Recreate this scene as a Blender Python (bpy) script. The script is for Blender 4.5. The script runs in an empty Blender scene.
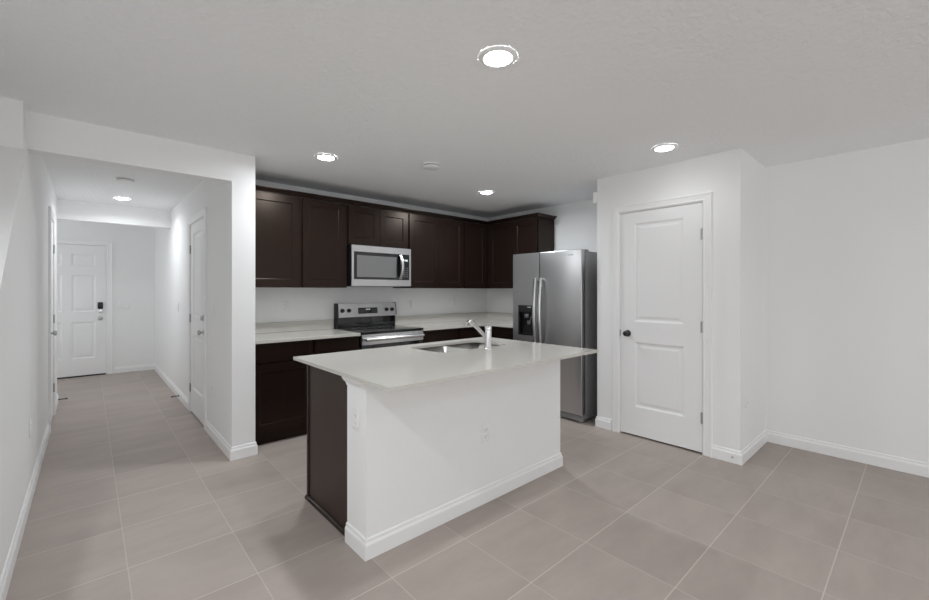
import bpy, bmesh, math, random
from mathutils import Vector, Matrix
S = bpy.context.scene
COL = S.collection
PI = math.pi

# ---------------------------------------------------------------- camera
YAW = math.radians(42.11)
cam_d = bpy.data.cameras.new('camera'); cam = bpy.data.objects.new('camera', cam_d); COL.objects.link(cam)
cam.location = (0, 0, 1.34); cam.rotation_euler = (PI/2, 0, -YAW)
cam_d.sensor_width = 36; cam_d.lens = 416*36/929; cam_d.shift_y = -9.5/929
cam_d.clip_start = 0.05; cam_d.clip_end = 100
S.camera = cam

# ---------------------------------------------------------------- world, daylight, exposure
W = bpy.data.worlds.new('world'); S.world = W; W.use_nodes = True
W.node_tree.nodes['Background'].inputs[0].default_value = (.97, .985, 1, 1)
W.node_tree.nodes['Background'].inputs[1].default_value = 1.0
S.view_settings.view_transform = 'Standard'; S.view_settings.look = 'None'
S.view_settings.exposure = 0.04; S.view_settings.gamma = 1.0; S.view_settings.use_curve_mapping = False
S.cycles.diffuse_bounces = 24; S.cycles.max_bounces = 26; S.cycles.sample_clamp_indirect = 8

def area(name, loc, rot, sx, sy, power, color=(1, 1, 1), shape='RECTANGLE', spread=PI):
    l = bpy.data.lights.new(name, 'AREA'); l.shape = shape; l.size = sx
    if shape in ('RECTANGLE', 'ELLIPSE'): l.size_y = sy
    l.energy = power; l.color = color; l.spread = spread
    o = bpy.data.objects.new(name, l); o.location = loc; o.rotation_euler = rot; COL.objects.link(o); return o
# daylight entering through the glazed opening of the rear wall, plus added fill lamps at left and in the foyer
area('window_daylight', (1.6, -3.93, 1.15), (PI/2, 0, 0), 4.6, 2.1, 16, (.925, .97, 1.0))
area('left_fill', (-1.28, -1.5, 1.35), (PI/2, 0, -PI/2), 2.8, 1.7, 13, (.925, .97, 1.0))  # added lamp out of view, brightens the room from the left
area('foyer_fill', (-1.48, 8.0, 1.5), (PI/2, 0, -PI/2), 1.2, 1.4, 7, (.925, .97, 1.0))  # added lamp, no window here; brightens the hallway end
LAMP_POWER = 6.0

# ---------------------------------------------------------------- materials
def nt(name):
    m = bpy.data.materials.new(name); m.use_nodes = True; t = m.node_tree
    return m, t, t.nodes['Principled BSDF']
def N(t, typ, **kw):
    n = t.nodes.new(typ)
    for k, v in kw.items():
        if hasattr(n, k): setattr(n, k, v)
        else: n.inputs[k].default_value = v
    return n
def mat(name, col, rough=.5, metal=0, spec=.5, bump=None, mottle=None, aniso=0, coat=0, stretch=None, tint=None):
    m, t, b = nt(name)
    b.inputs['Base Color'].default_value = (*col, 1); b.inputs['Roughness'].default_value = rough
    b.inputs['Metallic'].default_value = metal; b.inputs['Specular IOR Level'].default_value = spec
    b.inputs['Coat Weight'].default_value = coat
    if tint: b.inputs['Specular Tint'].default_value = (*tint, 1)
    if aniso: b.inputs['Anisotropic'].default_value = aniso
    tc = N(t, 'ShaderNodeTexCoord'); vec = tc.outputs['Object']
    if stretch:
        mp = N(t, 'ShaderNodeMapping'); mp.inputs['Scale'].default_value = stretch
        t.links.new(vec, mp.inputs[0]); vec = mp.outputs[0]
    if bump:
        sc, st, dist = bump
        n = N(t, 'ShaderNodeTexNoise'); n.inputs['Scale'].default_value = sc; n.inputs['Detail'].default_value = 3
        t.links.new(vec, n.inputs['Vector'])
        r = N(t, 'ShaderNodeMapRange'); r.inputs[1].default_value = .42; r.inputs[2].default_value = .62
        t.links.new(n.outputs['Fac'], r.inputs[0])
        bp = N(t, 'ShaderNodeBump'); bp.inputs['Strength'].default_value = st; bp.inputs['Distance'].default_value = dist
        t.links.new(r.outputs[0], bp.inputs['Height']); t.links.new(bp.outputs[0], b.inputs['Normal'])
    if mottle:
        sc, amt = mottle
        n = N(t, 'ShaderNodeTexNoise'); n.inputs['Scale'].default_value = sc; n.inputs['Detail'].default_value = 5
        t.links.new(vec, n.inputs['Vector'])
        mx = N(t, 'ShaderNodeMix', data_type='RGBA')
        t.links.new(n.outputs['Fac'], mx.inputs[0])
        mx.inputs[6].default_value = (*[c*(1-amt) for c in col], 1); mx.inputs[7].default_value = (*[min(1, c*(1+amt)) for c in col], 1)
        t.links.new(mx.outputs[2], b.inputs['Base Color'])
    return m

M = {}
M['wall'] = mat('wall_paint', (.888, .892, .892), .75, spec=.2, bump=(55, .10, .0015))
M['ceil'] = mat('ceiling_texture', (.908, .915, .92), .9, spec=.1, bump=(40, .5, .004))
M['trim'] = mat('white_semigloss', (.90, .903, .905), .38, spec=.4)
M['door'] = mat('door_paint', (.89, .892, .895), .45, spec=.4)
M['plate'] = mat('white_plastic', (.88, .88, .875), .4)
M['slot'] = mat('dark_slot', (.30, .30, .30), .6)
M['wood'] = mat('espresso_wood', (.0130, .0074, .0058), 0.30, spec=.28, tint=(1, .80, .68), mottle=(6, .25), stretch=(14, 14, 1))
M['woodend'] = mat('espresso_panel', (.034, .0215, .017), .38, spec=.36, tint=(1, .84, .74), mottle=(6, .15), stretch=(14, 14, 1))
M['steel'] = mat('brushed_steel', (.56, .56, .565), .36, 1, mottle=(3, .04), stretch=(60, 60, 1))
M['steelh'] = mat('brushed_steel_trim', (.66, .66, .66), .26, 1)
M['sinksteel'] = mat('sink_steel', (.40, .39, .37), .36, 1)
M['chrome'] = mat('chrome', (.86, .86, .86), .12, 1)
M['nickel'] = mat('satin_nickel', (.50, .50, .50), .32, 1)
M['darkmetal'] = mat('dark_bronze', (.07, .07, .075), .35, .8)
M['case'] = mat('grey_case', (.27, .27, .275), .40, .2)
M['black'] = mat('black_plastic', (.010, .010, .011), .4)
M['bglass'] = mat('black_glass', (.008, .008, .009), .07, spec=.6, coat=.3)
M['wglass'] = mat('oven_window', (.16, .16, .16), .14, spec=.9, coat=.5)
M['display'] = mat('display_face', (.02, .02, .022), .2)
M['mark'] = mat('light_marking', (.55, .55, .55), .5)
M['greymark'] = mat('grey_marking', (.16, .16, .16), .5)
M['rubber'] = mat('white_rubber', (.6, .6, .58), .6)
M['carpet'] = mat('grey_carpet', (.42, .41, .40), .95, spec=.1, bump=(300, .5, .004), mottle=(40, .15))
M['gap_shade'] = mat('painted_gap_shade', (.02, .02, .02), .8)  # flat dark colour standing in for shade in a door gap

m, t, b = nt('lamp_diffuser')
b.inputs['Base Color'].default_value = (1, 1, 1, 1); b.inputs['Emission Color'].default_value = (1, 1, 1, 1)
b.inputs['Emission Strength'].default_value = 30.0; M['glow'] = m
m, t, b = nt('clock_digits')
b.inputs['Base Color'].default_value = (.5, .55, .55, 1); b.inputs['Emission Color'].default_value = (.8, .9, .9, 1)
b.inputs['Emission Strength'].default_value = .35; M['digits'] = m

def quartz():
    m, t, b = nt('quartz_top')
    tc = N(t, 'ShaderNodeTexCoord')
    n = N(t, 'ShaderNodeTexNoise'); n.inputs['Scale'].default_value = 240; n.inputs['Detail'].default_value = 2
    n2 = N(t, 'ShaderNodeTexNoise'); n2.inputs['Scale'].default_value = 2.2; n2.inputs['Detail'].default_value = 6
    t.links.new(tc.outputs['Object'], n.inputs['Vector']); t.links.new(tc.outputs['Object'], n2.inputs['Vector'])
    a = N(t, 'ShaderNodeMath', operation='MULTIPLY_ADD'); a.inputs[1].default_value = .5; a.inputs[2].default_value = 0
    t.links.new(n.outputs['Fac'], a.inputs[0])
    a2 = N(t, 'ShaderNodeMath', operation='MULTIPLY_ADD'); a2.inputs[1].default_value = .5
    t.links.new(n2.outputs['Fac'], a2.inputs[0]); t.links.new(a.outputs[0], a2.inputs[2])
    mx = N(t, 'ShaderNodeMix', data_type='RGBA'); t.links.new(a2.outputs[0], mx.inputs[0])
    mx.inputs[6].default_value = (.575, .56, .515, 1); mx.inputs[7].default_value = (.615, .60, .555, 1)
    t.links.new(mx.outputs[2], b.inputs['Base Color'])
    b.inputs['Roughness'].default_value = .14; b.inputs['Specular IOR Level'].default_value = .5
    return m
M['quartz'] = quartz()

def tiles():
    m, t, b = nt('porcelain_tile')
    tc = N(t, 'ShaderNodeTexCoord'); sx = N(t, 'ShaderNodeSeparateXYZ'); t.links.new(tc.outputs['Object'], sx.inputs[0])
    L = t.links
    def mth(op, a, bb=None, c=None):
        n = N(t, 'ShaderNodeMath', operation=op)
        for i, v in enumerate((a, bb, c)):
            if v is None: continue
            if isinstance(v, (int, float)): n.inputs[i].default_value = v
            else: L.new(v, n.inputs[i])
        return n.outputs[0]
    p = .4552
    def line(sock, off, hw):
        u = mth('DIVIDE', mth('SUBTRACT', sock, off), p)
        fr = mth('FRACT', u); d = mth('MINIMUM', fr, mth('SUBTRACT', 1.0, fr))
        return mth('LESS_THAN', d, hw/p), mth('FLOOR', u)
    gx, ix = line(sx.outputs[0], .1405, .0022)
    gy, iy = line(sx.outputs[1], .3000, .0025)
    cmb = N(t, 'ShaderNodeCombineXYZ'); L.new(ix, cmb.inputs[0]); L.new(iy, cmb.inputs[1])
    wn = N(t, 'ShaderNodeTexWhiteNoise'); L.new(cmb.outputs[0], wn.inputs['Vector'])
    # streaky stone figure, shifted from tile to tile
    add = N(t, 'ShaderNodeVectorMath', operation='MULTIPLY_ADD'); L.new(wn.outputs['Color'], add.inputs[0])
    add.inputs[1].default_value = (9, 9, 9); L.new(tc.outputs['Object'], add.inputs[2])
    mp = N(t, 'ShaderNodeMapping'); mp.inputs['Scale'].default_value = (1.2, 3.4, 1); mp.inputs['Rotation'].default_value = (0, 0, .35)
    L.new(add.outputs[0], mp.inputs[0])
    n = N(t, 'ShaderNodeTexNoise'); n.inputs['Scale'].default_value = 1.6; n.inputs['Detail'].default_value = 7; n.inputs['Roughness'].default_value = .6
    L.new(mp.outputs[0], n.inputs['Vector'])
    f = mth('MULTIPLY_ADD', n.outputs['Fac'], 1.4, mth('MULTIPLY_ADD', wn.outputs['Value'], .28, -.34))
    mx = N(t, 'ShaderNodeMix', data_type='RGBA'); L.new(f, mx.inputs[0])
    mx.inputs[6].default_value = (.335, .286, .258, 1); mx.inputs[7].default_value = (.448, .388, .352, 1)
    g = mth('MAXIMUM', mth('MULTIPLY', gx, .42), mth('MULTIPLY', gy, .68))
    m2 = N(t, 'ShaderNodeMix', data_type='RGBA'); L.new(g, m2.inputs[0]); L.new(mx.outputs[2], m2.inputs[6])
    m2.inputs[7].default_value = (.62, .56, .52, 1)
    L.new(m2.outputs[2], b.inputs['Base Color'])
    b.inputs['Roughness'].default_value = .5; b.inputs['Specular IOR Level'].default_value = .35
    return m
M['floor'] = tiles()

# ---------------------------------------------------------------- mesh helpers
def link(name, bm, material, parent=None, loc=None, smooth=False, mats=None):
    bmesh.ops.recalc_face_normals(bm, faces=bm.faces)
    me = bpy.data.meshes.new(name); bm.to_mesh(me); bm.free()
    for mm in (mats or [material]): me.materials.append(M[mm] if isinstance(mm, str) else mm)
    if smooth:
        for p in me.polygons: p.use_smooth = True
        me.set_sharp_from_angle(angle=math.radians(35))
    o = bpy.data.objects.new(name, me); COL.objects.link(o)
    if parent: o.parent = parent
    if loc: o.location = loc
    return o
def thing(name, label, cat, loc=(0, 0, 0), rotz=0, group=None):
    o = bpy.data.objects.new(name, None); COL.objects.link(o); o.empty_display_size = .1
    o.location = loc; o.rotation_euler = (0, 0, rotz); o['label'] = label; o['category'] = cat
    if group: o['group'] = group
    return o
def tag(o, label, cat, group=None):
    o['label'] = label; o['category'] = cat
    if group: o['group'] = group
    return o
def struct(o): o['kind'] = 'structure'; return o

def abox(bm, x0, x1, y0, y1, z0, z1, bev=0, seg=2, mi=0):
    r = bmesh.ops.create_cube(bm, size=1)
    vs = r['verts']
    for v in vs: v.co = Vector(((x0+x1)/2 + v.co.x*(x1-x0), (y0+y1)/2 + v.co.y*(y1-y0), (z0+z1)/2 + v.co.z*(z1-z0)))
    fs = list({f for v in vs for f in v.link_faces})
    if bev:
        es = list({e for v in vs for e in v.link_edges})
        rr = bmesh.ops.bevel(bm, geom=es, offset=bev, segments=seg, affect='EDGES', profile=.5)
        fs = [f for f in bm.faces if f in set(rr['faces']) or f in set(fs)] if rr['faces'] else fs
    for f in fs:
        if f.is_valid: f.material_index = mi
    return vs
def box(name, material, x0, x1, y0, y1, z0, z1, parent=None, bev=0, seg=2):
    bm = bmesh.new(); abox(bm, x0, x1, y0, y1, z0, z1, bev, seg); return link(name, bm, material, parent, smooth=bev > 0)
def lathe(bm, prof, mtx=Matrix(), n=32, cap=True, mi=0):
    """prof: (radius, height) pairs turned about local z"""
    rings = []
    for r, z in prof:
        rings.append([bm.verts.new(mtx @ Vector((r*math.cos(2*PI*k/n), r*math.sin(2*PI*k/n), z))) for k in range(n)])
    for a, bb in zip(rings, rings[1:]):
        for k in range(n):
            f = bm.faces.new((a[k], a[(k+1) % n], bb[(k+1) % n], bb[k])); f.material_index = mi
    if cap:
        for r in (rings[0], rings[-1]):
            f = bm.faces.new(r); f.material_index = mi
def tube(bm, pts, rad, n=16, cap=True, flat=None):
    """round (or elliptical) tube through pts; rad number or list"""
    pts = [Vector(p) for p in pts]; rads = rad if isinstance(rad, list) else [rad]*len(pts)
    up = None; rings = []
    for i, p in enumerate(pts):
        d = ((pts[min(i+1, len(pts)-1)] - pts[max(i-1, 0)])).normalized()
        if up is None:
            up = Vector((0, 0, 1)) if abs(d.z) < .9 else Vector((1, 0, 0))
        s = d.cross(up).normalized(); up = s.cross(d).normalized()
        a, bq = (1, 1) if flat is None else flat
        rings.append([bm.verts.new(p + s*(rads[i]*a*math.cos(2*PI*k/n)) + up*(rads[i]*bq*math.sin(2*PI*k/n))) for k in range(n)])
    for a, bb in zip(rings, rings[1:]):
        for k in range(n): bm.faces.new((a[k], a[(k+1) % n], bb[(k+1) % n], bb[k]))
    if cap: bm.faces.new(rings[0]); bm.faces.new(rings[-1])
def sweep(bm, path, prof, closed=False, plane='xy', up=None):
    """mitred sweep. path: 2D points; prof: (out, height) closed polygon, out = to the LEFT of travel.
    plane 'xy': height is z.  Otherwise a function mapping (u, v, h) to 3D."""
    P = [Vector(p) for p in path]; n = len(P); rings = []
    fn = (lambda u, v, h: (u, v, h)) if plane == 'xy' else plane
    for i, p in enumerate(P):
        dirs = []
        if i > 0 or closed: dirs.append((P[i] - P[i-1]).normalized())
        if i < n-1 or closed: dirs.append((P[(i+1) % n] - P[i]).normalized())
        ns = [Vector((-d.y, d.x)) for d in dirs]
        if len(ns) == 2:
            s = ns[0] + ns[1]; mvec = s * (2 / s.length_squared) if s.length_squared > 1e-6 else ns[0]
        else: mvec = ns[0]
        rings.append([bm.verts.new(fn(p.x + mvec.x*o, p.y + mvec.y*o, h)) for o, h in prof])
    k = len(prof); rng = range(n if closed else n-1)
    for i in rng:
        a, bb = rings[i], rings[(i+1) % n]
        for j in range(k): bm.faces.new((a[j], a[(j+1) % k], bb[(j+1) % k], bb[j]))
    if not closed:
        bm.faces.new(rings[0]); bm.faces.new(rings[-1])
def cells_panel(bm, w, h, t, panels, rings, x0=0, z0=0):
    """slab w x h, front at y=0 facing -y, back at y=t; panels: (xa, xb, za, zb) recessed by successive
    (inset, depth) rings."""
    xs = sorted({0, w, *[p[0] for p in panels], *[p[1] for p in panels]})
    zs = sorted({0, h, *[p[2] for p in panels], *[p[3] for p in panels]})
    V = {}
    def v(x, y, z):
        k = (round(x, 5), round(y, 5), round(z, 5))
        if k not in V: V[k] = bm.verts.new((x0+x, y, z0+z))
        return V[k]
    for i in range(len(xs)-1):
        for j in range(len(zs)-1):
            a, b2, c, d = xs[i], xs[i+1], zs[j], zs[j+1]
            mxp, mzp = (a+b2)/2, (c+d)/2
            if any(p[0] < mxp < p[1] and p[2] < mzp < p[3] for p in panels): continue
            bm.faces.new((v(a, 0, c), v(b2, 0, c), v(b2, 0, d), v(a, 0, d)))
    for p in panels:
        xa, xb, za, zb = p
        # outer boundary must reuse the grid vertices
        ox = [x for x in xs if xa <= x <= xb]; oz = [z for z in zs if za <= z <= zb]
        loop = [v(x, 0, za) for x in ox] + [v(xb, 0, z) for z in oz[1:]] + [v(x, 0, zb) for x in reversed(ox[:-1])] + [v(xa, 0, z) for z in reversed(oz[1:-1])]
        prev = [v(xa, 0, za), v(xb, 0, za), v(xb, 0, zb), v(xa, 0, zb)]
        for (ins, dep) in rings:
            cur = [bm.verts.new((x0+q[0], dep, z0+q[1])) for q in ((xa+ins, za+ins), (xb-ins, za+ins), (xb-ins, zb-ins), (xa+ins, zb-ins))]
            for k in range(4): bm.faces.new((prev[k], prev[(k+1) % 4], cur[(k+1) % 4], cur[k]))
            prev = cur
        bm.faces.new(prev)
    # sides and back
    B = [bm.verts.new((x0+x, t, z0+z)) for x, z in ((0, 0), (w, 0), (w, h), (0, h))]
    bm.faces.new(B[::-1])
    bot = [v(x, 0, 0) for x in xs]; top = [v(x, 0, h) for x in xs]; lef = [v(0, 0, z) for z in zs]; rig = [v(w, 0, z) for z in zs]
    bm.faces.new(bot[::-1] + [B[0], B[1]]); bm.faces.new(top + [B[2], B[3]])
    bm.faces.new(lef + [B[3], B[0]]); bm.faces.new(rig[::-1] + [B[1], B[2]])

H = 2.435          # ceiling height
KY = 4.43          # kitchen back wall
RX = 4.47          # right wall
HX0, HX1 = -.28, .84   # hallway
PX, PY0, PY1 = 3.72, .95, 2.165   # pantry box
EY = 8.78          # front door wall
RY = -4.0          # rear wall behind the camera

# ---------------------------------------------------------------- shell
struct(box('floor', 'floor', -1.9, 4.8, RY-.2, 9.2, -.12, 0))
bm = bmesh.new()
abox(bm, -1.5, 4.7, RY-.2, 3.54, H, H+.12)
abox(bm, -.4, 4.7, 3.54, KY+.1, H, H+.12)
abox(bm, -.4, 1.04, KY+.1, 7.0, H, H+.12)
abox(bm, -1.7, 1.04, 7.0, 9.0, H, H+.12)
struct(link('ceiling', bm, 'ceil'))
struct(box('wall_right', 'wall', RX, RX+.12, RY-.1, KY+.12, 0, H))
struct(box('wall_back', 'wall', 1.012, RX, KY, KY+.12, 0, H))
bm = bmesh.new()       # left room wall with an unseen opening added for fill light
abox(bm, -1.42, -1.3, RY-.1, -2.9, 0, H); abox(bm, -1.42, -1.3, -.1, 6.2, 0, 3.6)
abox(bm, -1.42, -1.3, -2.9, -.1, 0, .5); abox(bm, -1.42, -1.3, -2.9, -.1, 2.2, H)
struct(link('wall_left', bm, 'wall'))
bm = bmesh.new()       # rear wall with wide opening
abox(bm, -1.42, -.7, RY-.12, RY, 0, H); abox(bm, 3.9, RX, RY-.12, RY, 0, H); abox(bm, -.7, 3.9, RY-.12, RY, 2.2, H)
struct(link('wall_rear', bm, 'wall'))
bm = bmesh.new()
for x in (-.66, .82, 2.36, 3.82): abox(bm, x, x+.05, RY-.09, RY-.02, .0, 2.19)
abox(bm, -.66, 3.87, RY-.09, RY-.02, 2.13, 2.19); abox(bm, -.66, 3.87, RY-.09, RY-.02, 0.001, .05)
struct(link('window_1', bm, 'trim'))

# pantry box: front wall with door opening, side walls
DY0, DY1, DZ = 1.205, 1.936, 2.075
bm = bmesh.new()
abox(bm, PX, PX+.115, PY0, DY0, 0, H); abox(bm, PX, PX+.115, DY1, PY1, 0, H); abox(bm, PX, PX+.115, DY0, DY1, DZ, H)
abox(bm, PX+.115, RX, PY0, PY0+.115, 0, H); abox(bm, PX+.115, RX, PY1-.115, PY1, 0, H)
struct(link('wall_pantry', bm, 'wall'))

# wall between kitchen and hallway with the garage door opening
GY0, GY1 = 4.665, 5.455
bm = bmesh.new()
abox(bm, HX1, 1.012, 3.67, GY0, 0, H); abox(bm, HX1, 1.012, GY1, EY, 0, H); abox(bm, HX1, 1.012, GY0, GY1, 2.075, H)
struct(link('wall_hall_right', bm, 'wall'))
# left hallway wall, with the closet door opening, running on as the stair guard wall
CY0, CY1 = 5.56, 6.25
bm = bmesh.new()
abox(bm, HX0-.12, HX0, 3.50, CY0, 0, H); abox(bm, HX0-.12, HX0, CY1, 7.0, 0, H); abox(bm, HX0-.12, HX0, CY0, CY1, 2.075, H)
abox(bm, HX0-.12, HX0, 3.67, 7.0, H, 3.6)
struct(link('wall_hall_left', bm, 'wall'))
bm = bmesh.new()
SL = .815
def capz(y): return 2.145 - SL*(3.48-y)
ys = [1.55, 3.50]
vv = [bm.verts.new((x, y, z)) for x in (HX0-.12, HX0) for y, z in ((ys[0], 0), (ys[1], 0), (ys[1], capz(ys[1])-.02), (ys[0], capz(ys[0])-.02))]
for q in ((0, 1, 2, 3), (4, 7, 6, 5), (0, 4, 5, 1), (1, 5, 6, 2), (2, 6, 7, 3), (3, 7, 4, 0)): bm.faces.new([vv[i] for i in q])
struct(link('wall_stair', bm, 'wall'))
bm = bmesh.new()
vv = [bm.verts.new((x, y, capz(y)+dz)) for x in (HX0-.135, HX0+.014) for y, dz in ((1.53, -.02), (3.497, -.02), (3.497, .0), (1.53, .0))]
for q in ((0, 1, 2, 3), (4, 7, 6, 5), (0, 4, 5, 1), (1, 5, 6, 2), (2, 6, 7, 3), (3, 7, 4, 0)): bm.faces.new([vv[i] for i in q])
bmesh.ops.bevel(bm, geom=bm.edges[:], offset=.005, segments=2, affect='EDGES')
struct(link('trim_1', bm, 'trim', smooth=True))
# headers
struct(box('wall_hall_header', 'wall', HX0-.12, HX1, 3.67, 3.79, 2.205, H))
struct(box('wall_stair_header', 'wall', -1.3, HX0-.002, 3.545, 3.665, 2.205, H+.6))
struct(box('wall_foyer_header', 'wall', -.40, HX1, 6.94, 7.06, 2.20, H))
# stairwell
bm = bmesh.new()
abox(bm, -1.3, -.4, 6.0, 6.12, 0, 3.6); abox(bm, -1.42, -.28, 3.54, 6.12, 3.6, 3.7); abox(bm, -1.42, -.28, 3.54, 3.66, H+.12, 3.6)
struct(link('wall_stairwell', bm, 'wall'))
bm = bmesh.new()
for k in range(13): abox(bm, -1.298, -.402, 1.75+.24*k, 4.95, .19*k + (.001 if k == 0 else 0), .19*(k+1))
struct(link('floor_stairs', bm, 'carpet'))
# foyer
bm = bmesh.new()
FX0, FX1, FZ = -.725, .232, 2.07
abox(bm, -1.62, FX0, EY, EY+.12, 0, H); abox(bm, FX1, 1.04, EY, EY+.12, 0, H); abox(bm, FX0, FX1, EY, EY+.12, FZ, H)
struct(link('wall_front', bm, 'wall'))
bm = bmesh.new()
abox(bm, -1.62, -1.5, 6.88, EY, 0, H); abox(bm, -1.5, HX0-.12, 6.88, 7.0, 0, H)
struct(link('wall_foyer_left', bm, 'wall'))

# ---------------------------------------------------------------- baseboards
BB = [(0, 0.001), (.014, 0.001), (.014, .072), (.011, .080), (.008, .084), (.007, .098), (.004, .103), (0, .103)]
def base(name, path, parent=None):      # room lies to the LEFT of travel
    bm = bmesh.new(); sweep(bm, path, BB); o = link(name, bm, 'trim', parent)
    if not parent: struct(o)
    return o
base('baseboard_right', [(RX, RY+.01), (RX, PY0), (PX, PY0), (PX, 1.150)])
base('baseboard_pantry', [(PX, 2.010), (PX, PY1), (RX-.02, PY1)])
base('baseboard_hall_right', [(HX1, 4.585), (HX1, 3.67), (1.012, 3.67), (1.012, 3.83)][::-1])
base('baseboard_hall_right', [(.31, EY), (HX1, EY), (HX1, 5.535)][::-1])
base('baseboard_hall_left', [(HX0, 1.55), (HX0, 5.478)][::-1])
base('baseboard_hall_left', [(HX0, 6.335), (HX0, 7.0), (HX0-.12, 7.0)][::-1])

# ---------------------------------------------------------------- doors
CAS = [(0, 0), (0, .010), (.012, .016), (.020, .013), (.045, .015), (.060, .019), (.066, .019), (.068, .015), (.068, 0)]
def casing(name, w, h, parent_m):
    """door casing around opening 0..w x 0..h in local coords (wall face at y=0, room at -y)"""
    bm = bmesh.new()
    sweep(bm, [(0, 0.001), (0, h), (w, h), (w, 0.001)], CAS, plane=lambda u, v, d: parent_m @ Vector((u, -d, v)))
    return struct(link(name, bm, 'trim'))
def hinge(parent, x, z, s=1):
    bm = bmesh.new(); lathe(bm, [(.0065, -.044), (.0065, .044)], Matrix.Translation((x, -.008, z)), 12)
    lathe(bm, [(.0045, .044), (.0045, .050)], Matrix.Translation((x, -.008, z)), 12)
    abox(bm, x-.014, x+.014, -.003, .001, z-.044, z+.044)
    return link('hinge', bm, 'nickel', parent, smooth=True)
def knob(parent, x, z, material='nickel', name='door_knob'):
    R = Matrix.Translation((x, 0, z)) @ Matrix.Rotation(PI/2, 4, 'X')
    bm = bmesh.new()
    lathe(bm, [(.031, 0), (.031, .004), (.026, .008), (.012, .010), (.010, .024), (.016, .029), (.023, .035), (.0255, .043), (.023, .051), (.013, .055), (.001, .056)], R, 28)
    return link(name, bm, material, parent, smooth=True)
RINGS = [(.006, .003), (.014, .008), (.024, .0095), (.034, .0085), (.048, .0045), (.056, .004)]
def make_door(name, loc, rotz, w, h, panels, knob_x, knob_z, hinge_x, hinge_zs, hmat='nickel', trim='trim_2', jamb=.115, gap=.016, ww=None, off=0):
    """local frame: x across, wall face at y=0, room towards -y; slab 0..w"""
    mtx = Matrix.Translation(loc) @ Matrix.Rotation(rotz, 4, 'Z')
    bm = bmesh.new(); cells_panel(bm, w, h-gap, .035, panels, RINGS, 0, gap)
    d = link(name, bm, 'door', smooth=False); d.location = loc; d.rotation_euler = (0, 0, rotz); struct(d)
    knob(d, knob_x, knob_z, hmat)
    for z in hinge_zs: hinge(d, hinge_x, z)
    # jamb lining and stop behind the slab
    bm = bmesh.new(); jl = .0135
    for x0, x1 in ((-jl, -.003), (w+.003, w+jl)): abox(bm, x0, x1, .0, jamb, 0.001, h+jl)
    abox(bm, -.003, w+.003, .0, jamb, h+.004, h+jl)
    abox(bm, -.003, .012, .037, .05, .001, h+.004); abox(bm, w-.012, w+.003, .037, .05, .001, h+.004); abox(bm, .012, w-.012, .037, .05, h-.012, h+.004)
    bm.transform(mtx); struct(link(trim, bm, 'trim'))
    m2 = mtx @ Matrix.Translation((-.008, 0, 0))
    casing(trim, w+.016, h+.008, m2)
    return d
# pantry door: two panels, faces -X.  local x -> world -Y
d1 = make_door('door_1', (PX, 1.921, 0), -PI/2, .701, 2.058,
          [(.131, .560, 1.038, 1.938), (.136, .564, .258, .852)], .070, .943, .704, (1.80, 1.04, .297), 'darkmetal', 'trim_2')
box('strike_plate', 'nickel', -.006, .001, -.003, .02, .915, .972, d1)
# unseen walls added behind the hallway doors to block light at the gaps
bm = bmesh.new(); abox(bm, 2.0, 2.1, KY+.12, 6.2, 0, H); abox(bm, 1.012, 2.1, 6.2, 6.3, 0, H); abox(bm, 1.012, 2.1, KY+.12, 6.3, H, H+.1)
struct(link('garage_light_block', bm, 'wall'))
bm = bmesh.new(); abox(bm, -1.3, -.40, 5.0, 5.1, 0, 2.2); abox(bm, -1.3, -.40, 5.1, 6.0, 2.12, 2.2)
struct(link('closet_light_block', bm, 'wall'))
# garage door in the hallway
d2 = make_door('door_2', (HX1, 5.44, 0), -PI/2, .76, 2.055,
          [(.135, .625, 1.038, 1.938), (.135, .625, .258, .852)], .70, .93, -.004, (1.79, 1.035, .27), 'nickel', 'trim_3', jamb=.2)
bm = bmesh.new()
lathe(bm, [(.032, 0), (.032, .008), (.026, .014), (.001, .016)], Matrix.Translation((.70, 0, 1.07)) @ Matrix.Rotation(PI/2, 4, 'X'), 28)
abox(bm, .693, .707, -.030, -.012, 1.05, 1.09, .003)
link('deadbolt', bm, 'nickel', d2, smooth=True)
# closet door on the left hall wall, faces +X. local x -> world +Y
make_door('door_3', (HX0, 5.58, 0), PI/2, .655, 2.055,
          [(.115, .54, 1.038, 1.938), (.115, .54, .258, .852)], .05, .93, .659, (1.78, 1.035, .30), 'nickel', 'trim_4', jamb=.12)
# six panel front door, faces -Y
W6, c6 = .914, .914/2
pan6 = []
for xa, xb in ((.125, .405), (.509, .789)):
    pan6 += [(xa, xb, 1.70, 1.885), (xa, xb, .985, 1.56), (xa, xb, .26, .83)]
d4 = make_door('door_4', (-.704, EY, 0), 0, W6, 2.045, pan6, W6-.07, .90, -.004, (1.80, 1.04, .25), 'nickel', 'trim_5', gap=.022)
bm = bmesh.new(); abox(bm, W6-.103, W6-.037, -.028, 0, 1.05, 1.155, .012, 3)
kp = link('keypad', bm, 'black', d4, smooth=True)
bm = bmesh.new(); abox(bm, W6-.10, W6-.04, -.022, 0, .985, 1.048, .008, 3)
lathe(bm, [(.016, 0), (.016, .012), (.001, .013)], Matrix.Translation((W6-.07, -.022, 1.016)) @ Matrix.Rotation(PI/2, 4, 'X'), 20)
link('deadbolt', bm, 'chrome', d4, smooth=True)
struct(box('door_gap_shade', 'gap_shade', -.70, .205, EY-.004, EY+.11, .001, .016))  # dark strip painting the shade in the gap under the front door

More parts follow.
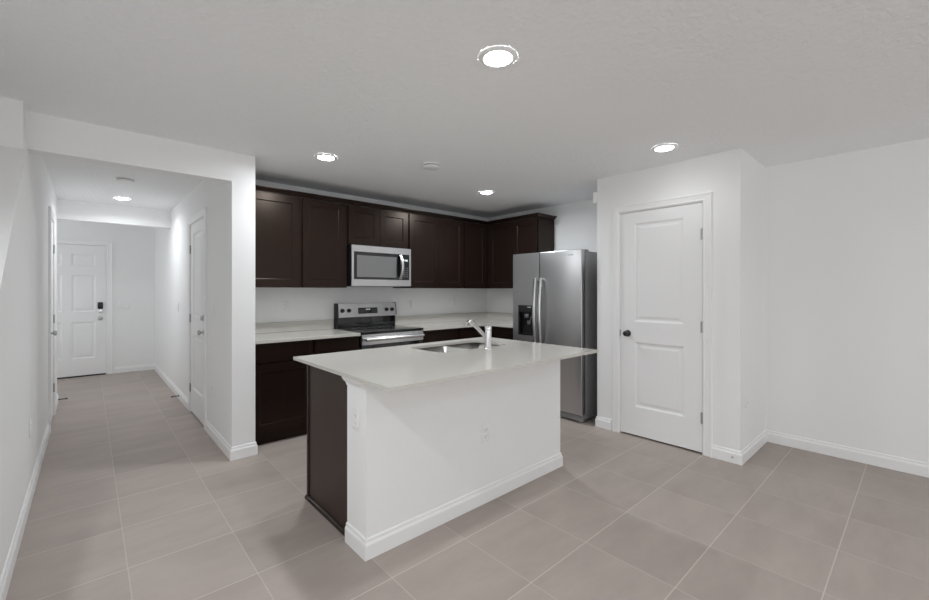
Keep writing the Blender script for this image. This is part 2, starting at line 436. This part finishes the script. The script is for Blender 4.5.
# ---------------------------------------------------------------- kitchen cabinets
SH = [(.0015, .0005), (.004, .006), (.008, .008)]
def shaker(parent, x0, x1, z0, z1, y=-.02, st=.068, material='wood', name='cabinet_door', t=.019):
    bm = bmesh.new(); w, h = x1-x0, z1-z0
    pw = min(st, h*.28)
    cells_panel(bm, w, h, t, [(st, w-st, pw, h-pw)], SH, x0, z0)
    o = link(name, bm, material, parent); o.location = (0, y, 0); return o
def slabfront(parent, x0, x1, z0, z1, y=-.02, name='drawer'):
    bm = bmesh.new(); abox(bm, x0, x1, y, y+.019, z0, z1, .002, 1); return link(name, bm, 'wood', parent)

def upper(label, loc, rotz, w, z0, z1, doors, dep=.33, skin=None):
    """body 0..w (x), face at y=0, going back to y=dep"""
    t = thing('upper_cabinet', label, 'cabinet', (loc[0], loc[1], z0), rotz, 'espresso upper cabinets')
    h = z1-z0
    bm = bmesh.new(); abox(bm, 0.0005, w-.0005, 0, dep-.001, 0, h); link('cabinet_body', bm, 'wood', t)
    g = .004; n = len(doors)
    for a, b2 in doors: shaker(t, a, b2, .006, h-.004)
    return t
UF = KY-.33     # face plane of the wall cabinets
upper('espresso single-door wall cabinet nearest the hallway wall, left end of the run', (1.014, UF), 0, .531, 1.37, 2.25, [(.006, .510)])
upper('espresso single-door wall cabinet just left of the microwave', (1.546, UF), 0, .482, 1.37, 2.25, [(.010, .456)])
upper('short two-door espresso wall cabinet directly above the microwave', (2.029, UF), 0, .775, 1.832, 2.25, [(.010, .384), (.389, .765)])
upper('tall two-door espresso wall cabinet just right of the microwave', (2.805, UF), 0, .875, 1.37, 2.25, [(.010, .436), (.440, .866)])
upper('narrow espresso wall cabinet on the range wall tucked into the corner', (3.681, UF), 0, .788, 1.37, 2.25, [(.010, .415)])
upper('two-door espresso wall cabinet on the side wall, beside and above the refrigerator', (RX-.33, UF-.001), -PI/2, .888, 1.37, 2.25, [(.045, .480), (.484, .878)])

# crown moulding, one continuous strip along the tops
CR = [(0, 2.2515), (0, 2.256), (-.008, 2.258), (-.014, 2.264), (-.032, 2.280), (-.042, 2.285), (-.042, 2.293), (.02, 2.293), (.02, 2.2515)]
bm = bmesh.new()
y_end = UF-.001-.888
sweep(bm, [(1.014, UF-.02), (RX-.35, UF-.02), (RX-.35, y_end), (RX-.003, y_end)][::-1], [(-o, h) for o, h in CR][::-1])
# profile offset is to the LEFT of travel (travelling back -> into the room is right), so it is mirrored above
tag(link('crown_moulding', bm, 'wood'), 'dark espresso crown moulding running along the tops of the wall cabinets', 'moulding')

def basecab(label, loc, rotz, w, doors, drawers, dep=.595, endpanel=False):
    t = thing('base_cabinet', label, 'cabinet', (loc[0], loc[1], 0), rotz, 'espresso base cabinets')
    bm = bmesh.new(); abox(bm, .0005, w-.0005, 0, dep, .105, .882); abox(bm, .0005, w-.0005, .035, dep, .001, .105)
    link('cabinet_body', bm, 'wood', t)
    for a, b2 in doors: shaker(t, a, b2, .112, .705)
    for a, b2 in drawers: slabfront(t, a, b2, .715, .872)
    return t
BF = 3.834
basecab('espresso base cabinet with one drawer beside the hallway wall, left end of the counter', (1.014, BF), 0, .546, [(.006, .536)], [(.006, .536)])
basecab('espresso base cabinet with one drawer directly left of the range', (1.561, BF), 0, .466, [(.008, .458)], [(.008, .458)])
basecab('espresso base cabinet directly right of the range', (2.812, BF), 0, .55, [(.008, .272), (.278, .542)], [(.008, .542)])
basecab('espresso corner base cabinet where the two counters meet', (3.363, BF), 0, 1.10, [(.008, .48)], [(.008, .48)])
basecab('espresso base cabinet beside the left side of the refrigerator', (RX-.60, BF-.024), -PI/2, .59, [(.030, .580)], [(.030, .580)])

# countertops on the wall runs
def rr(x0, x1, y0, y1, r, n=6):
    pts = []
    for cx, cy, a0 in ((x1-r, y0+r, -PI/2), (x1-r, y1-r, 0), (x0+r, y1-r, PI/2), (x0+r, y0+r, PI)):
        for k in range(n+1): pts.append((cx + r*math.cos(a0+k*PI/2/n), cy + r*math.sin(a0+k*PI/2/n)))
    return pts
def slab(bm, outer, z0, z1, hole=None):
    def loop(pts, z): return [bm.verts.new((x, y, z)) for x, y in pts]
    to, bo = loop(outer, z1), loop(outer, z0); n = len(outer)
    for k in range(n): bm.faces.new((to[k], to[(k+1) % n], bo[(k+1) % n], bo[k]))
    if not hole:
        bm.faces.new(to); bm.faces.new(bo[::-1]); return
    th, bh = loop(hole, z1), loop(hole, z0); m_ = len(hole)
    for k in range(m_): bm.faces.new((th[k], th[(k+1) % m_], bh[(k+1) % m_], bh[k]))
    for o, hh in ((to, th), (bo, bh)):
        es = [bm.edges.get((L[k], L[(k+1) % len(L)])) for L in (o, hh) for k in range(len(L))]
        bmesh.ops.triangle_fill(bm, use_beauty=True, use_dissolve=False, edges=es)
ct = thing('countertop', 'speckled cream quartz counter left of the range, with low backsplash', 'countertop', (0, 0, .884), 0, 'quartz worktops')
bm = bmesh.new(); abox(bm, 1.013, 2.026, 3.795, KY-.001, 0, .03, .003, 2); link('worktop', bm, 'quartz', ct)
bm = bmesh.new(); abox(bm, 1.013, 2.020, KY-.021, KY-.001, .031, .133, .002, 1); link('backsplash', bm, 'quartz', ct)
ct = thing('countertop', 'L-shaped speckled cream quartz counter between the range and the refrigerator', 'countertop', (0, 0, .884), 0, 'quartz worktops')
bm = bmesh.new(); slab(bm, [(2.810, 3.795), (RX-.635, 3.795), (RX-.635, 3.215), (RX-.001, 3.215), (RX-.001, KY-.001), (2.810, KY-.001)], 0, .03)
link('worktop', bm, 'quartz', ct)
bm = bmesh.new(); slab(bm, [(2.815, KY-.021), (RX-.021, KY-.021), (RX-.021, 3.215), (RX-.001, 3.215), (RX-.001, KY-.001), (2.815, KY-.001)], .031, .133)
link('backsplash', bm, 'quartz', ct)

# ---------------------------------------------------------------- microwave
t = thing('microwave', 'stainless over-the-range microwave with black glass window and curved handle', 'microwave', (2.05, 4.035, 1.385))
W_, D_, HH = .752, .394, .438
box('casing', 'black', 0, W_, .022, D_, 0, HH, t)
def frame_mesh(bm, x0, x1, z0, z1, a0, a1, c0, c1, y0, y1):
    abox(bm, x0, x1, y0, y1, z0, c0); abox(bm, x0, x1, y0, y1, c1, z1)
    abox(bm, x0, a0, y0, y1, c0, c1); abox(bm, a1, x1, y0, y1, c0, c1)
bm = bmesh.new(); frame_mesh(bm, 0, W_, .004, HH, .026, .728, .075, .370, 0, .022); link('door_frame', bm, 'steelh', t)
bm = bmesh.new(); frame_mesh(bm, .0265, .600, .0755, .3695, .062, .560, .100, .335, .003, .02); link('window_border', bm, 'bglass', t)
box('window', 'wglass', .062, .560, .007, .018, .100, .335, t)
cp = box('control_panel', 'bglass', .605, .7275, .003, .02, .0755, .3695, t)
bm = bmesh.new()
for i in range(5):
    for j in range(3): abox(bm, .655+.022*j, .668+.022*j, .0022, .0032, .11+.024*i, .120+.024*i)
link('button', bm, 'greymark', cp)
bm = bmesh.new(); abox(bm, .662, .708, .0022, .0032, .292, .312); link('display', bm, 'digits', cp)
bm = bmesh.new()
pts = [(.602 + .012*math.sin(PI*u), -.012 - .036*math.sin(PI*u), .085 + .275*u) for u in [k/14 for k in range(15)]]
tube(bm, pts, [.019]*15, 16, flat=(.45, 1))
for z in (.09, .355): abox(bm, .588, .612, -.018, .004, z-.008, z+.008, .002, 1)
link('handle', bm, 'steelh', t, smooth=True)
box('grease_filter', 'nickel', .06, .34, .12, .30, -.003, 0, t); box('grease_filter', 'nickel', .42, .70, .12, .30, -.003, 0, t)

# ---------------------------------------------------------------- range
t = thing('electric_range', 'stainless electric range with black glass cooktop and rear control panel', 'stove', (2.032, 3.80, 0))
W_ = .772
box('oven_body', 'black', .003, W_-.003, .028, .615, .012, .900, t)
bm = bmesh.new(); abox(bm, -.002+.002, W_, .0, .575, .9005, .920, .004, 2); link('cooktop', bm, 'bglass', t, smooth=True)
ctop = t.children[-1]
for cx, cy, r in ((.20, .17, .10), (.57, .17, .085), (.20, .43, .075), (.57, .43, .10)):
    bm = bmesh.new(); lathe(bm, [(r, .9202), (r, .9206), (r-.003, .9206), (r-.003, .9202)], Matrix.Translation((cx, cy, 0)), 48, cap=False)
    link('burner', bm, 'greymark', t)
# backguard
prof = [(.575, .9005), (.575, 1.035), (.545, 1.045), (.560, 1.188), (.570, 1.195), (.622, 1.195), (.622, .9005)]
for x0, x1 in ((0, .022), (W_-.010, W_)):
    bm = bmesh.new(); vs = [[bm.verts.new((x, y, z)) for y, z in prof] for x in (x0, x1)]
    k = len(prof); bm.faces.new(vs[0]); bm.faces.new(vs[1][::-1])
    for j in range(k): bm.faces.new((vs[0][j], vs[0][(j+1) % k], vs[1][(j+1) % k], vs[1][j]))
    link('backguard_end', bm, 'black', t)
bm = bmesh.new()
vs = [[bm.verts.new((x, y, z)) for y, z in ((.545, 1.038), (.560, 1.190), (.600, 1.190), (.600, 1.038))] for x in (.022, W_-.010)]
bm.faces.new(vs[0]); bm.faces.new(vs[1][::-1])
for j in range(4): bm.faces.new((vs[0][j], vs[0][(j+1) % 4], vs[1][(j+1) % 4], vs[1][j]))
cpn = link('control_panel', bm, 'steel', t)
bm = bmesh.new(); abox(bm, .022, W_-.010, .578, .600, .9205, 1.037); link('backguard_lower', bm, 'bglass', t)
tilt = math.atan2(.015, .152)
def on_panel(x, z): return Matrix.Translation((x, .545+(z-1.038)*.0987, z)) @ Matrix.Rotation(PI/2-tilt*1.0, 4, 'X')
for x in (.066, .146, .632, .708):
    bm = bmesh.new()
    lathe(bm, [(.023, 0), (.023, .004), (.019, .006), (.018, .024), (.015, .027), (.001, .027)], on_panel(x, 1.113), 24)
    link('knob', bm, 'black', cpn, smooth=True)
bm = bmesh.new(); abox(bm, -.125, .125, -.034, .034, -.002, .003); bm.transform(on_panel(.385, 1.107)); dsp = link('display', bm, 'display', cpn)
bm = bmesh.new()
for k, x in enumerate((-.028, -.014, .004, .018)): abox(bm, x, x+.010, .008, .021, .003, .0036)
bm.transform(on_panel(.385, 1.107)); link('clock_digits', bm, 'digits', dsp)
for sx in (-1, 1):
    bm = bmesh.new()
    for i in range(3):
        for j in range(2): abox(bm, sx*(.060+.022*i)-.006, sx*(.060+.022*i)+.006, -.018+.022*j, -.010+.022*j, .003, .0035)
    bm.transform(on_panel(.385, 1.107)); link('button_pad', bm, 'greymark', dsp)
# oven door
bm = bmesh.new(); abox(bm, .004, W_-.004, -.012, .027, .785, .893, .003, 2); od = link('oven_door_rail', bm, 'steelh', t)
bm = bmesh.new(); abox(bm, .004, W_-.004, -.010, .027, .205, .784, .003, 2); link('oven_door', bm, 'bglass', t, smooth=True)
bm = bmesh.new(); abox(bm, .004, W_-.004, -.008, .027, .03, .198, .003, 2); link('storage_drawer', bm, 'steel', t)
bm = bmesh.new()
tube(bm, [(.03, -.052, .842), (W_-.03, -.052, .842)], .017, 16)
for x in (.05, W_-.05): abox(bm, x-.012, x+.012, -.05, -.011, .832, .852, .003, 1)
link('handle', bm, 'steelh', t, smooth=True)
for x in (.04, W_-.06):
    for y in (.06, .56): box('foot', 'black', x, x+.02, y, y+.02, .001, .0115, t)

# ---------------------------------------------------------------- refrigerator (faces -X; local x -> world -Y)
t = thing('refrigerator', 'stainless side-by-side refrigerator with black water dispenser in left door', 'refrigerator', (3.655, 3.203, 0), -PI/2)
FW = .905; FH = 1.768
def rdoor(x0, x1, hole=None):
    bm = bmesh.new()
    if hole:
        a0, a1, c0, c1 = hole
        frame_mesh(bm, x0, x1, .085, FH-.012, a0, a1, c0, c1, 0, .058)
        bmesh.ops.remove_doubles(bm, verts=bm.verts, dist=1e-5)
    else: abox(bm, x0, x1, 0, .058, .085, FH-.012, .006, 3)
    return link('fridge_door', bm, 'steel', t, smooth=not hole)
HOLE = (.085, .290, .842, 1.170)
ld = rdoor(0, .378, HOLE); rd = rdoor(.384, FW)
bm = bmesh.new(); abox(bm, .006, FW-.006, .072, .79, .03, 1.740, .004, 2); link('fridge_case', bm, 'case', t, smooth=True)
bm = bmesh.new(); abox(bm, .004, FW-.004, .0585, .0715, .088, 1.736); link('door_gasket', bm, 'black', t)
bm = bmesh.new(); abox(bm, .010, FW-.010, .035, .079-.008, .012, .078, .004, 1)
link('kick_grille', bm, 'case', t)
for x in (.02, FW-.065): box('leveling_foot', 'case', x, x+.045, .028, .06, .002, .030, t, .004)
for x in (.02, FW-.065): box('leveling_foot', 'case', x, x+.045, .70, .74, .002, .029, t, .004)
for x0, x1 in ((.004, .085), (FW-.085, FW-.004)): box('hinge_cover', 'case', x0, x1, .075, .14, 1.741, 1.758, t, .004)
# handles
for x in (.345, .417):
    bm = bmesh.new()
    pts = [(x, -.030 - .028*math.sin(PI*u), .70 + .775*u) for u in [k/20 for k in range(21)]]
    tube(bm, pts, .019, 14, flat=(.7, 1))
    for z in (.715, 1.46): abox(bm, x-.011, x+.011, -.034, .001, z-.014, z+.014, .003, 1)
    link('handle', bm, 'steelh', ld if x < .38 else rd, smooth=True)
# dispenser
bm = bmesh.new(); a0, a1, c0, c1 = HOLE
frame_mesh(bm, a0-.004, a1+.004, c0-.004, c1+.004, a0+.014, a1-.014, c0+.014, 1.105, -.004, .002)
abox(bm, a0, a1, .045, .056, c0, c1); abox(bm, a0, a0+.003, .002, .05, c0, c1); abox(bm, a1-.003, a1, .002, .05, c0, c1); abox(bm, a0, a1, .002, .05, c0, c0+.01)
abox(bm, a0+.014, a1-.014, -.002, .045, 1.095, c1-.014)
dp = link('dispenser', bm, 'black', ld)
bm = bmesh.new()
abox(bm, .150, .205, .018, .040, 1.030, 1.075, .005, 2)
abox(bm, .195, .240, .012, .032, .955, 1.000, .006, 2)
tube(bm, [(.235, .02, 1.0), (.262, .004, 1.045)], .006, 8)
link('dispenser_paddle', bm, 'nickel', dp, smooth=True)
bm = bmesh.new()
for k in range(5): abox(bm, .112+.030*k, .126+.030*k, -.003, -.0019, 1.122, 1.130)
link('button', bm, 'greymark', dp)
bm = bmesh.new(); abox(bm, .215, .268, -.0048, -.0038, 1.150, 1.159); link('badge', bm, 'mark', dp)
bm = bmesh.new(); abox(bm, .750, .810, -.0012, .0005, 1.700, 1.708); link('badge', bm, 'steelh', rd)

# ---------------------------------------------------------------- island
t = thing('kitchen_island', 'white island half wall backed by espresso cabinets, under a quartz top', 'island', (0, 0, 0))
IX0, IX1, IY0, IY1 = 1.027, 2.672, 1.866, 2.072
bm = bmesh.new(); abox(bm, IX0, IX1, IY0, IY1, 0.001, .893); link('half_wall', bm, 'wall', t)
bm = bmesh.new(); sweep(bm, [(IX1, IY1), (IX1, IY0), (IX0, IY0), (IX0, IY1)], BB); link('baseboard', bm, 'trim', t)
COVE = [(0, .838), (.006, .838), (.007, .846), (.011, .855), (.018, .862), (.024, .866), (.026, .874), (.031, .876), (.031, .893), (0, .893)]
bm = bmesh.new(); sweep(bm, [(IX0, IY0), (IX0, IY1)], [(o, h) for o, h in COVE]); link('cove_moulding', bm, 'trim', t)
# dark cabinets behind
bm = bmesh.new()
for x0, x1, z1 in ((IX0+.037, 1.72, .893), (1.72, 2.53, .68), (2.53, IX1-.03, .893)): abox(bm, x0, x1, IY1+.001, 2.665, .105, z1)
abox(bm, 1.72, 2.53, 2.645, 2.665, .70, .893); abox(bm, IX0+.037, IX1-.03, IY1+.001, 2.61, .001, .105)
link('cabinet_body', bm, 'wood', t)
bm = bmesh.new(); abox(bm, 1.050, 1.062, IY1+.001, 2.668, .001, .893); link('end_panel', bm, 'woodend', t)
bm = bmesh.new(); abox(bm, 1.044, 1.0495, 2.645, 2.672, .001, .893); link('edge_strip', bm, 'wood', t)
bm = bmesh.new(); sweep(bm, [(1.0495, IY1+.001), (1.0495, 2.680)], [(0, .001), (.016, .001), (.016, .010), (.012, .018), (.004, .022), (0, .022)])
link('shoe_moulding', bm, 'wood', t)
x = IX0+.03
for wd in (.40, .39, .40, .38):
    bm = bmesh.new(); cells_panel(bm, wd-.006, .593, .019, [(.058, wd-.064, .058, .535)], SH)
    bm.transform(Matrix.Translation((x+wd, 2.687, .112)) @ Matrix.Rotation(PI, 4, 'Z')); link('cabinet_door', bm, 'wood', t)
    bm = bmesh.new(); abox(bm, x+.004, x+wd-.004, 2.666, 2.685, .715, .872, .002, 1); link('drawer', bm, 'wood', t)
    x += wd

SX0, SX1, SY0, SY1 = 1.775, 2.475, 2.205, 2.600
ct = thing('island_countertop', 'large speckled cream quartz island top with sink cutout', 'countertop', (0, 0, 0))
bm = bmesh.new()
OUT = [(.976, 1.572), (2.718, 1.572), (2.718, 2.722), (.976, 2.722)]
slab(bm, OUT, .895, .914, rr(SX0, SX1, SY0, SY1, .075))
link('worktop', bm, 'quartz', ct)
# sink: two bowls hanging in the cutout
t = thing('kitchen_sink', 'stainless double-bowl undermount sink set in the island top', 'sink', (0, 0, 0))
def bowl(x0, x1, nm):
    bm = bmesh.new(); zt, zb, th = .8940, .700, .003
    loops = []
    for ins, z, r in ((0, zt, .055), (.002, zb+.03, .055), (.010, zb+.010, .050), (.030, zb, .04)):
        loops.append([bm.verts.new((px, py, z)) for px, py in rr(x0+ins, x1-ins, SY0-.006+ins, SY1+.006-ins, r)])
    for a, b2 in zip(loops, loops[1:]):
        n = len(a)
        for k in range(n): bm.faces.new((a[k], a[(k+1) % n], b2[(k+1) % n], b2[k]))
    bm.faces.new(loops[-1])
    o = link(nm, bm, 'sinksteel', t, smooth=True)
    md = o.modifiers.new('solid', 'SOLIDIFY'); md.thickness = .002; md.offset = 1
    return o
xm = 2.125
for x0, x1 in ((SX0-.006, xm-.008), (xm+.008, SX1+.006)):
    o = bowl(x0, x1, 'bowl')
    bm = bmesh.new(); lathe(bm, [(.045, .7012), (.045, .704), (.038, .7045), (.030, .702), (.001, .702)], Matrix.Translation(((x0+x1)/2, 2.43, 0)), 24)
    link('drain', bm, 'case', o, smooth=True)
bm = bmesh.new(); abox(bm, xm-.0075, xm+.0075, SY0-.003, SY1+.003, .84, .878, .003, 2); link('divider', bm, 'sinksteel', t, smooth=True)

# faucet
t = thing('faucet', 'chrome single-lever pull-out kitchen faucet standing on the island top', 'faucet', (2.158, 2.130, .9142), 0)
bm = bmesh.new(); lathe(bm, [(.030, 0), (.030, .004), (.0255, .008), (.0245, .010), (.0240, .128), (.0225, .133), (.0225, .136)], Matrix(), 32)
link('faucet_body', bm, 'chrome', t, smooth=True)
bm = bmesh.new(); lathe(bm, [(.0245, .1365), (.025, .139), (.025, .168), (.022, .174), (.001, .176)], Matrix(), 32)
tube(bm, [(-.012, -.012, .158), (-.028, -.028, .164), (-.048, -.048, .172)], [.008, .0065, .005], 12)
link('lever', bm, 'chrome', t, smooth=True)
bm = bmesh.new()
pts = [(0, .012, .075), (0, .060, .108), (0, .115, .146), (0, .150, .170), (0, .175, .184), (0, .196, .187), (0, .212, .176), (0, .218, .158)]
tube(bm, pts, [.0145, .0145, .0155, .0175, .0185, .019, .0185, .0175], 18)
link('spout', bm, 'chrome', t, smooth=True)

# ---------------------------------------------------------------- outlets and switches
def outlet(label, loc, rotz, kind='outlet', gangs=1, group='white wall outlets'):
    nm = 'wall_outlet' if kind == 'outlet' else 'light_switch'
    t = thing(nm, label, 'outlet' if kind == 'outlet' else 'switch', loc, rotz, group)
    w = .070 + .046*(gangs-1)
    bm = bmesh.new(); abox(bm, -w/2, w/2, -.0055, -.0003, -.0575, .0575, .0025, 2); link('cover_plate', bm, 'plate', t, smooth=True)
    for g in range(gangs):
        cx = (g-(gangs-1)/2)*.046
        if kind == 'outlet':
            for dz in (.0195, -.0195):
                bm = bmesh.new(); abox(bm, cx-.0165, cx+.0165, -.0075, -.005, dz-.0145, dz+.0145, .004, 2)
                r = link('receptacle', bm, 'plate', t, smooth=True)
                bm = bmesh.new()
                for sx in (-.0065, .0065): abox(bm, cx+sx-.001, cx+sx+.001, -.0078, -.007, dz-.002, dz+.007)
                abox(bm, cx-.002, cx+.002, -.0078, -.007, dz-.010, dz-.006)
                link('slot', bm, 'slot', r)
        else:
            bm = bmesh.new(); abox(bm, cx-.0165, cx+.0165, -.0085, -.005, -.033, .033, .0025, 2); link('rocker', bm, 'plate', t, smooth=True)
    return t
outlet('white outlet low on the long white front face of the island', (1.86, IY0, .44), 0)
outlet('white outlet on the narrow end of the island beside the dark panel', (IX0, 1.965, .675), -PI/2)
outlet('white outlet above the counter left of the range', (1.506, KY, 1.17), 0)
outlet('white outlet above the counter just right of the range', (3.061, KY, 1.15), 0)
outlet('white outlet above the counter on the range wall near the corner', (3.80, KY, 1.172), 0)
outlet('white outlet above the counter on the side wall left of the refrigerator', (RX, 4.16, 1.19), -PI/2)
outlet('white outlet low on the narrow side wall of the pantry', (3.866, PY0, .47), 0)
outlet('white outlet low on the left hallway wall', (HX0, 3.872, .45), PI/2)
outlet('white outlet low on the right hallway wall near the kitchen corner', (HX1, 4.311, .44), -PI/2)
outlet('white rocker switch on the right hallway wall beside the near door', (HX1, 4.311, 1.155), -PI/2, 'switch', 1, 'white light switches')
outlet('white wall switch far down the right hallway wall beyond the door', (HX1, 6.30, 1.13), -PI/2, 'switch', 1, 'white light switches')
outlet('wide white three-gang switch plate on the wall right of the front door', (.424, EY, 1.09), 0, 'switch', 3, 'white light switches')

# small white chime box high on the pantry wall, facing the refrigerator
t = thing('door_chime', 'small white box high on the pantry wall above the refrigerator', 'chime', (3.748, PY1, 2.26), PI)
bm = bmesh.new(); abox(bm, -.028, .028, -.048, -.0003, -.055, .055, .005, 2); link('chime_cover', bm, 'plate', t, smooth=True)
# mark / screw on the pantry baseboard
t = thing('wall_fitting', 'tiny round dark fitting on the baseboard at the pantry corner', 'fitting', (PX-.0143, 1.0, .048), -PI/2)
bm = bmesh.new(); lathe(bm, [(.007, 0), (.007, .003), (.004, .004), (.004, .010), (.001, .010)], Matrix.Rotation(PI/2, 4, 'X'), 14); link('stub', bm, 'nickel', t, smooth=True)
# spring door stops
def doorstop(label, loc, rotz):
    t = thing('door_stop', label, 'door stop', loc, rotz, 'spring door stops on the hallway baseboards')
    bm = bmesh.new(); pts = []
    for k in range(97):
        a = k*2*PI/8; pts.append((.0065*math.cos(a), -.006-.062*k/96, .0065*math.sin(a)))
    tube(bm, pts, .0016, 6); link('spring', bm, 'darkmetal', t, smooth=True)
    bm = bmesh.new(); lathe(bm, [(.011, 0), (.011, .004), (.007, .007)], Matrix.Rotation(PI/2, 4, 'X'), 16); link('mounting_base', bm, 'darkmetal', t, smooth=True)
    bm = bmesh.new(); lathe(bm, [(.009, .066), (.009, .078), (.006, .080)], Matrix.Rotation(PI/2, 4, 'X'), 16); link('rubber_tip', bm, 'darkmetal', t, smooth=True)
doorstop('small spring door stop on the left hallway baseboard', (HX0+.0143, 6.9, .045), PI/2)
doorstop('small spring door stop on the right hallway baseboard', (HX1-.0143, 6.15, .045), -PI/2)

# ---------------------------------------------------------------- ceiling fixtures
def make_lamp(label, x, y, power, group, spread=145):
    t = thing('recessed_light', label, 'light', (x, y, H), 0, group)
    bm = bmesh.new(); lathe(bm, [(.062, -.006), (.070, -.010), (.086, -.007), (.093, -.0005)], Matrix(), 48, cap=False); link('trim_ring', bm, 'plate', t, smooth=True)
    bm = bmesh.new(); lathe(bm, [(.0625, -.006), (.058, -.011), (.045, -.015), (.024, -.0175), (.001, -.018)], Matrix(), 48, cap=False)
    link('diffuser', bm, 'glow', t, smooth=True)
    l = area('lamp_light', (x, y, H-.020), (0, 0, 0), .13, .13, power, (.925, .965, 1), 'DISK', math.radians(spread))
    return t
G = 'round recessed ceiling lights'
make_lamp('lit round recessed ceiling light nearest the camera, above the island front', 1.425, 1.342, LAMP_POWER, G)
make_lamp('lit round recessed ceiling light over the left end of the kitchen counter', 1.445, 3.29, LAMP_POWER*2.1, G, 172)
make_lamp('lit round recessed ceiling light nearest the kitchen corner and refrigerator', 3.282, 3.267, LAMP_POWER*3.0, G, 172)
make_lamp('lit round recessed ceiling light in front of the pantry door', 3.272, 1.336, LAMP_POWER*.12, G)
make_lamp('lit round recessed ceiling light in the hallway', .29, 6.376, LAMP_POWER*1.15, G, 160)
# unseen lamps added behind and beside the camera to fill the room
for x, y, pw in ((-.6, 1.2, 2.7), (1.43, -.75, .7), (3.28, -.75, .25)):
    make_lamp('added round recessed ceiling light in the unseen living area, for fill', x, y, LAMP_POWER*pw, G)
def detector(label, x, y, group):
    t = thing('smoke_detector', label, 'smoke detector', (x, y, H), 0, group)
    bm = bmesh.new(); lathe(bm, [(.078, -.0005), (.078, -.008), (.070, -.010)], Matrix(), 40); link('mounting_base', bm, 'plate', t, smooth=True)
    bm = bmesh.new(); lathe(bm, [(.064, -.0175), (.073, -.019), (.073, -.027), (.064, -.034), (.026, -.036), (.001, -.036)], Matrix(), 40); link('detector_cover', bm, 'plate', t, smooth=True)
    bm = bmesh.new(); lathe(bm, [(.066, -.0103), (.066, -.0172)], Matrix(), 40); link('vent_slot', bm, 'slot', t)
detector('white round smoke detector on the kitchen ceiling between the lights', 2.211, 2.874, 'white ceiling smoke detectors')
detector('white round smoke detector on the hallway ceiling before the light', .27, 5.25, 'white ceiling smoke detectors')
